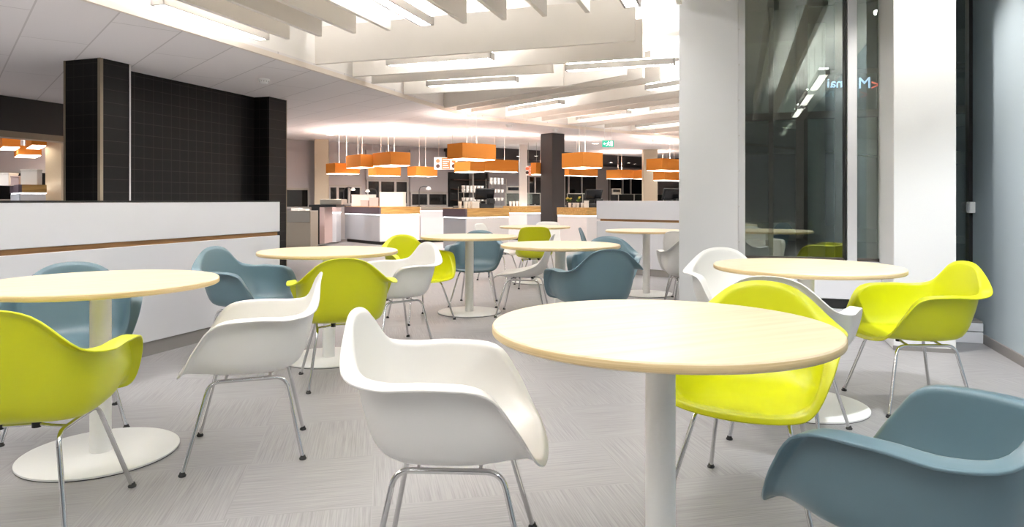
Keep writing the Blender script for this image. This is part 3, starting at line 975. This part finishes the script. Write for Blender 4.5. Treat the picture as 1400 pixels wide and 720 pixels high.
def coffee_machine(label, u, w=.36, h=.5):
    o = thing('coffee_machine', label, 'coffee machine', back_pt(u), 0)
    bm = BM(); bx(bm, -w / 2, w / 2, 0, .35, 0, .06, .006); obj('drip_tray', bm, M['till'], o)
    bm = BM(); bx(bm, -w / 2, w / 2, .2, .35, .06, h, .006); obj('back', bm, M['till'], o)
    bm = BM(); bx(bm, -w / 2, w / 2, 0, .2, h * .62, h, .01); obj('head', bm, M['steel'], o)
    bm = BM(); bx(bm, -w / 2 + .04, w / 2 - .04, -.006, 0, h * .78, h * .94); obj('display', bm, M['screen'], o)
    for sx in (-.07, .07):
        bm = BM(); lathe(bm, [(0, h * .52), (.02, h * .52), (.02, h * .63), (0, h * .63)], 10, sx, .1); obj('spout', bm, M['till'], o)
    return o


coffee_machine('coffee machine left of the white far column', 702, .42, .62)
coffee_machine('drinks machine behind the short far partition', 843, .34, .6)


def dish_rack(label, u, w, tiers, per, grp):
    o = thing('dish_rack', label, 'rack', back_pt(u), RW)
    for sx in (0, w):
        for sy in (0, .28):
            bm = BM(); tube(bm, [(sx, sy, 0), (sx, sy, tiers * .26 + .06)], .01, 6); obj('post', bm, M['steel'], o)
    for k in range(tiers):
        z = .14 + k * .26
        bm = BM(); bx(bm, 0, w, 0, .28, z, z + .012); obj('shelf', bm, M['steel'], o)
        for j in range(per):
            for lvl in range(2 if k == tiers - 1 else 1):
                bm = BM(); cup(bm, .055, .098)
                x = w * (j + .5) / per
                loc = o.location + Matrix.Rotation(RW, 3, 'Z') @ Vector((x, .12, z + .0135 + lvl * .1))
                c = obj('bowl', bm, M['cup'], None, True, loc=loc)
                tag(c, f'white bowl on the {label[:60]}'.replace('on the steel', 'in the steel'), 'bowl', grp)
    return o


dish_rack('steel dish rack of white bowls behind the cash register', 634, .85, 2, 6, 'white bowls in the left dish rack')
dish_rack('steel dish rack of white bowls beside the coffee machine', 672, .6, 3, 4, 'white bowls in the right dish rack')

# glass sneeze guards
for lab, u0, u1 in (('glass screen with steel posts left of the charcoal column', 690, 738), ('glass screen with steel posts behind the right till', 775, 816), ('glass screen with steel posts behind the short far partition', 845, 925)):
    p0 = back_pt(u0, 16.2); p1 = back_pt(u1, 16.2)
    o = thing('sneeze_guard', lab, 'glass screen', Vector((p0.x, p0.y, .0)), RW)
    L = (p1 - p0).length
    bm = BM(); bx(bm, 0, L, -.005, .005, .98, 1.32); obj('pane', bm, M['clear'], o)
    k = int(L / .9) + 1
    for j in range(k + 1):
        bm = BM(); tube(bm, [(L * j / k, -.02, 0), (L * j / k, -.02, 1.34)], .014, 8); obj('post', bm, M['steel'], o)
    bm = BM(); tube(bm, [(0, -.02, 1.33), (L, -.02, 1.33)], .01, 8); obj('top_rail', bm, M['steel'], o)

# two little potted plants right of the charcoal column
for lab, u in (('small potted plant with pale flowers right of the charcoal column', 778), ('small potted plant with yellow flowers left of the right till', 791)):
    Y = 16.1
    o = thing('potted_plant', lab, 'plant', Vector(((u - 700) / F * Y, Y, .94)), 0)
    bm = BM(); lathe(bm, [(0, 0), (.06, 0), (.08, .13), (.07, .13), (.06, .02), (0, .02)], 16); obj('pot', bm, M['till'], o, True)
    bm = BM()
    for k in range(40):
        ang = random.uniform(0, 2 * PI); el = random.uniform(.3, 1.3); L = random.uniform(.09, .13)
        d = Vector((math.cos(ang) * math.cos(el), math.sin(ang) * math.cos(el), math.sin(el)))
        sd = d.cross(Vector((0, 0, 1))).normalized() * .018
        b0 = Vector((0, 0, .12)); mid_ = b0 + d * L * .6; tip = b0 + d * L
        vs = [bm.verts.new(b0), bm.verts.new(mid_ + sd), bm.verts.new(tip), bm.verts.new(mid_ - sd)]
        bm.faces.new(vs)
    obj('leaves', bm, M['leaf'], o)
    for k in range(7):
        bm = BM(); bmesh.ops.create_icosphere(bm, subdivisions=1, radius=.022)
        f = obj('flower', bm, M['flower'], o, True); f.location = (random.uniform(-.07, .07), random.uniform(-.07, .05), random.uniform(.2, .27))

# ------------------------------------------------------------------ orange pendant lamps
def pendant(label, ul, uc, ur, vt, vb, grp='orange box lamps over the counters', H=.29):
    Y = H * F / (vb - vt)
    qc = (uc - 700) / F; x = qc * Y
    z0 = EYE - (vb - 274) / F * Y
    ql = (ul - 700) / F; qr = (ur - 700) / F
    Ly = (x - ql * Y) / (SW + ql * CW)
    Lx = (qr * Y - x) / (CW - qr * SW)
    Ly = min(max(Ly, .2), 1.1); Lx = min(max(Lx, .2), 1.1)
    o = thing('pendant_lamp', label, 'pendant lamp', Vector((x, Y, z0)), RW, grp)
    bm = BM(); th = .012
    bx(bm, 0, Lx, 0, th, 0, H); bx(bm, 0, Lx, Ly - th, Ly, 0, H); bx(bm, 0, th, th, Ly - th, 0, H); bx(bm, Lx - th, Lx, th, Ly - th, 0, H)
    obj('shade', bm, M['lamp'], o)
    bm = BM(); bx(bm, th, Lx - th, th, Ly - th, -.008, .006); obj('diffuser', bm, M['diff'], o)
    bm = BM(); bx(bm, Lx * .25, Lx * .75, Ly * .25, Ly * .75, H * .75, H * .8); obj('uplight', bm, M['upl'], o)
    bm = BM(); bx(bm, th, Lx - th, Ly / 2 - .02, Ly / 2 + .02, H * .6, H * .7); obj('crossbar', bm, M['fixture'], o)
    for fx in (.35, .65):
        bm = BM(); tube(bm, [(Lx * fx, Ly / 2, H * .65), (Lx * fx, Ly / 2, ZL - z0 + .002)], .004, 6); obj('cord', bm, M['cup'], o)
    return o


pendant('leftmost orange box lamp, before the beige column', 445.5, 458, 492, 222.5, 236.5, H=.24)
pendant('orange box lamp second from the left, overlapping the leftmost one', 473, 493, 512, 210.5, 228)
pendant('larger orange box lamp above the largest white box', 509.5, 534, 561, 207, 225)
pendant('low orange box lamp directly under the larger one above the white box', 503.5, 515, 548, 227.5, 239.5, H=.21)
pendant('orange box lamp just left of the menu board', 557, 569, 598, 227, 240, H=.23)
pendant('largest and nearest orange box lamp, above the till', 611.5, 632.4, 678, 194.6, 216)
pendant('orange box lamp under the left half of the largest lamp', 621, 643, 663, 220, 234, H=.24)
pendant('orange box lamp right of the largest lamp, seen mostly on its long side', 657, 663.5, 708.5, 217, 233.5)
pendant('orange box lamp touching the right side of the charcoal column, the upper of two', 768, 797, 824, 207.5, 228)
pendant('orange box lamp below the upper one right of the charcoal column', 773, 778, 822, 228.5, 239.5, H=.21)
pendant('orange box lamp half hidden behind the left side of the charcoal column', 728, 733, 760, 222, 238)
pendant('left one of the two low orange box lamps behind the short partition', 829, 850, 866, 231.5, 243.5)
pendant('right one of the two low orange box lamps behind the short partition', 866, 893, 906, 231.5, 243.5)
pendant('orange box lamp beside the grey column, the upper of two', 883.5, 905, 938, 216, 232)
pendant('orange box lamp beside the grey column, the lower of two', 893, 908, 940, 234, 246, H=.24)

# ------------------------------------------------------------------ signs, detectors, downlights
ex = thing('exit_sign', 'green emergency exit sign with a running figure hanging from the ceiling', 'sign', Vector((at(823.5, 201, 15).x, 15, at(823.5, 201, 15).z)), 0)
w, hh = 15.5 * 15 / F, 9.3 * 15 / F
bm = BM(); bx(bm, 0, w, 0, .03, 0, hh, .003); obj('panel', bm, M['green'], ex)
bm = BM()
def quad(bm, pts, y=-.003):
    bm.faces.new([bm.verts.new((x * w, y, z * hh)) for x, z in pts])
quad(bm, [(.72, .12), (.9, .12), (.9, .88), (.72, .88)])
obj('door_symbol', bm, M['signw'], ex)
bm = BM()
quad(bm, [(.45, .5), (.53, .42), (.60, .62), (.52, .70)])
quad(bm, [(.47, .48), (.40, .28), (.30, .22), (.31, .15), (.44, .21), (.53, .42)])
quad(bm, [(.53, .46), (.60, .30), (.56, .12), (.62, .12), (.66, .32), (.58, .48)])
quad(bm, [(.52, .69), (.42, .66), (.37, .52), (.41, .5), (.46, .6), (.53, .62)])
quad(bm, [(.58, .66), (.66, .58), (.70, .62), (.60, .72)])
quad(bm, [(.56 + .045 * math.cos(k * PI / 5), .80 + .08 * math.sin(k * PI / 5)) for k in range(10)])
obj('running_figure', bm, M['signw'], ex)
bm = BM()
quad(bm, [(.08, .5), (.2, .72), (.2, .58), (.32, .58), (.32, .42), (.2, .42), (.2, .28)])
obj('arrow_symbol', bm, M['signw'], ex)
bm = BM()
for fx in (.2, .8):
    tube(bm, [(w * fx, .015, hh), (w * fx, .015, ZL - ex.location.z + .002)], .006, 6)
obj('hanger', bm, M['fixture'], ex)


def menu_board(label, u0, u1, v0, v1, Y, scheme):
    p0, p1 = at(u0, v1, Y), at(u1, v0, Y)
    o = thing('menu_board', label, 'menu board', Vector((p0.x, Y, p0.z)), 0)
    w, h = p1.x - p0.x, p1.z - p0.z
    bm = BM(); bx(bm, 0, w, 0, .03, 0, h, .003); obj('panel', bm, M['menuw'], o)
    a, b = scheme
    bm = BM(); bx(bm, w * a, w * b, -.004, 0, 0.01, h - .01); obj('price_panel', bm, M['orange'], o)
    bm = BM()
    for k in range(5):
        bx(bm, w * (a + .05), w * (b - .05 - .04 * (k % 3)), -.006, -.004, h * (.14 + .16 * k), h * (.14 + .16 * k) + .014)
    obj('text_lines', bm, M['menuw'], o)
    k = 0
    for cx in (a * .5, (1 + b) * .5):
        for cz in (.28, .70):
            bm = BM(); r = h * .17
            bm.faces.new([bm.verts.new((w * cx + r * math.cos(2 * PI * j / 14), -.005, h * cz + r * math.sin(2 * PI * j / 14))) for j in range(14)])
            obj('dish_picture', bm, M['brown'] if (k % 2 == 0) else M['orange'], o); k += 1
    bm = BM(); tube(bm, [(w * .2, .015, h), (w * .2, .015, ZL - p0.z + .002)], .005, 6); obj('hanger', bm, M['steel'], o)
    bm = BM(); tube(bm, [(w * .8, .015, h), (w * .8, .015, ZL - p0.z + .002)], .005, 6); obj('hanger', bm, M['steel'], o)
    return o


menu_board('white and orange menu board hanging left of the largest lamp', 593.5, 625, 215, 231.5, 16.5, (.33, .70))
menu_board('small reddish menu board hanging left of the charcoal column', 719, 737, 226.5, 239.5, 19.3, (.2, .8))


def detector(label, u, v):
    Y = F * (ZL - EYE) / (274 - v)
    o = thing('smoke_detector', label, 'smoke detector', Vector(((u - 700) / F * Y, Y, ZL)), 0, 'smoke detectors on the lower ceiling')
    bm = BM(); lathe(bm, [(0, .001), (.075, .001), (.075, -.025), (0, -.02)], 24); obj('base', bm, M['powder'], o, True)
    bm = BM(); lathe(bm, [(0, -.025), (.055, -.025), (.052, -.055), (.042, -.065), (0, -.065)], 24); obj('sensor_head', bm, M['powder'], o, True)
    bm = BM()
    for k in range(10):
        a = 2 * PI * k / 10
        bx(bm, .052 * math.cos(a) - .004, .052 * math.cos(a) + .004, .052 * math.sin(a) - .004, .052 * math.sin(a) + .004, -.04, -.028)
    obj('vent_slots', bm, M['base'], o)


detector('white smoke detector on the ceiling near the farther tiled pier', 361, 108)
detector('white smoke detector on the ceiling above the small far lamps', 696, 170)
detector('white smoke detector on the ceiling just above the charcoal column', 759, 176)
detector('white smoke detector on the ceiling near the exit sign and the grey column', 895, 191)


def downlight(label, u, v, z=ZL, r=.09):
    Y = F * (z - EYE) / (274 - v)
    o = thing('downlight', label, 'downlight', Vector(((u - 700) / F * Y, Y, z)), 0, 'recessed downlights in the far ceiling')
    bm = BM(); lathe(bm, [(r, .001), (r * 1.2, .001), (r * 1.2, -.008), (r, -.004)], 24); obj('trim_ring', bm, M['fixture'], o)
    bm = BM(); lathe(bm, [(0, -.003), (r, -.003), (r, .0), (0, .0)], 24); obj('lens', bm, M['down'], o)


for lab, u, v in (('round downlight above the left orange lamps', 569, 174.5), ('round downlight left of the charcoal column', 690, 184.5), ('round downlight left of the exit sign', 814, 196),
                  ('round downlight at the far left behind the tiled pier', 452, 184)):
    downlight(lab, u, v)
for k, (u, v) in enumerate(((709, 213.5), (733, 213), (835, 222), (860, 222.5), (868, 224))):
    downlight(f'{ORD[k]} small downlight from the left in the dark bulkhead', u, v, 2.42, .05)

# ------------------------------------------------------------------ things seen through the side opening at the far left
so = thing('servery_counter', 'high servery counter with an oak edge seen through the left opening', 'counter', Vector((-8.6, 11.9, 0)), RW)
bm = BM(); bx(bm, 0, .37, 0, 1.9, 0, 1.22, .003); obj('carcass', bm, M['counterw'], so)
bm = BM(); bx(bm, -.02, .0, 0, 1.9, .08, 1.22); obj('side_panel', bm, M['counter_shade'], so)
bm = BM(); bx(bm, -.03, .02, -.02, 1.9, 1.24, 1.38); obj('side_edge', bm, M['plum'], so)
bm = BM(); bx(bm, .02, .38, -.02, .03, 1.24, 1.38); obj('front_edge', bm, M['oak'], so)
bm = BM(); bx(bm, -.01, .38, -.01, 1.9, 1.22, 1.24); obj('light_strip', bm, M['led'], so)
bm = BM(); bx(bm, .0, .38, .03, 1.9, 1.36, 1.38); obj('worktop', bm, M['oak'], so)
carton('white box on the high counter seen through the left opening', 28, 51, 12.2, 1.38, .28, .13, M['cup'])
carton('low white box on the high counter seen through the left opening', -2, 12, 12.75, 1.38, .24, .25, M['cup'])
carton('upright pink carton on the high counter in the left opening', 14.5, 26, 12.4, 1.38, .17, .2, M['pink'])
pendant('orange box lamp at the left edge of the picture', -22, 3, 28, 180, 200, 'orange box lamps through the left opening')
pendant('upper orange box lamp in the left opening, beside the pale column', 19, 43, 64, 183, 198, H=.2, grp='orange box lamps through the left opening')
pendant('lower orange box lamp in the left opening', 13, 25, 57, 198.5, 211, H=.19, grp='orange box lamps through the left opening')
p0 = at(62, 274, 12.8); p1 = at(84, 274, 12.8)
bm = BM(); bx(bm, 0, p1.x - p0.x, 0, .25, 0, ZL); struct('column_pale', bm, M['beige'], loc=Vector((p0.x, 12.8, 0)))
bm = BM(); bx(bm, -14, -6.9, 15.6, 15.7, 0, ZL); struct('wall_left_far', bm, M['blind'])
wl = thing('window_10', 'dark window seen through the left opening', 'window', (-13, 15.58, 1.1), 0); wl['kind'] = 'structure'
bm = BM(); bx(bm, 0, 3.2, 0, .02, .02, .64); obj('pane', bm, M['night'], wl)
bm = BM(); bx(bm, 0, 3.2, -.02, 0, 0, .03); bx(bm, 0, 3.2, -.02, 0, .63, .66)
for x in (.8, 1.6, 2.35):
    bx(bm, x, x + .05, -.02, 0, .03, .63)
obj('frame', bm, M['louver'], wl)

# ------------------------------------------------------------------ lights
def spot(loc, target, power, size, blend=.6, col=(1, .96, .9), rad=.03):
    d = bpy.data.lights.new('spotlight', 'SPOT'); d.energy = power; d.spot_size = math.radians(size); d.spot_blend = blend
    d.color = col; d.shadow_soft_size = rad
    o = bpy.data.objects.new('spotlight', d); C.objects.link(o); o.location = loc
    o.rotation_euler = (Vector(target) - Vector(loc)).to_track_quat('-Z', 'Y').to_euler()
    return o


spot(room(5.35, 1.12, 3.35), room(5.75, 1.3, .9), 240, 78, .7)
spot(room(3.0, 1.15, 3.0), room(4.0, 1.85, .3), 290, 88, .45, (.93, .97, 1))

for q in (wing(8.5, 13.2), wing(11.5, 13.4), wing(14.5, 13.5), wing(7.2, 15.2), wing(10, 15.6), wing(13, 15.6), wing(16, 15.6), wing(18, 13.5), wing(5.0, 14.0), wing(4.0, 16.5), (-10.5, 12.0, 0), (-9.3, 10.6, 0)):  # some at the downlights, the rest added without fittings to brighten wing and opening
    spot((q[0], q[1], ZL - .02), (q[0], q[1], 0), 320, 150, .9, (1, .97, .95), .12)

for a_ in (1.2, 3.4, 5.4):  # unseen spots added over the left aisle to brighten its ceiling by bounce
    q = room(a_, -6.0, ZL - .02)
    spot(q, (q.x, q.y, 0), 560, 100, .8, (1, .99, .98), .1)
q = room(8.0, 1.5, 3.25)
spot(q, (q.x - .6, q.y + 1.2, 0), 120, 130, .9, (1, .97, .92), .03)  # spot without a fitting, added to brighten the column and paving outside

spot((2.0, 8.9, ZU - .03), (2.2, 9.6, .5), 200, 110, .9, (1, .98, .97), .1)  # added spot without a fitting, brightens the short far partition

w = bpy.data.worlds.new('World'); bpy.context.scene.world = w
w.use_nodes = True
w.node_tree.nodes['Background'].inputs['Color'].default_value = (.03, .035, .045, 1)
w.node_tree.nodes['Background'].inputs['Strength'].default_value = 0.3

# ------------------------------------------------------------------ camera
cd = bpy.data.cameras.new('Camera')
cam = bpy.data.objects.new('Camera', cd); C.objects.link(cam)
cam.location = (0, 0, EYE)
cam.rotation_euler = (PI / 2, 0, 0)
cd.sensor_width = 36; cd.sensor_fit = 'HORIZONTAL'
cd.lens = F / 1400 * 36
cd.shift_y = -86 / 1400
cd.clip_start = .05; cd.clip_end = 200
sc = bpy.context.scene
sc.camera = cam
sc.view_settings.view_transform = 'Standard'
sc.view_settings.look = 'None'
sc.view_settings.gamma = 1
sc.view_settings.use_curve_mapping = False
sc.view_settings.exposure = 0.1
sc.cycles.use_denoising = True
sc.cycles.max_bounces = 10
sc.cycles.diffuse_bounces = 5
sc.cycles.transparent_max_bounces = 16
sc.cycles.sample_clamp_indirect = 8
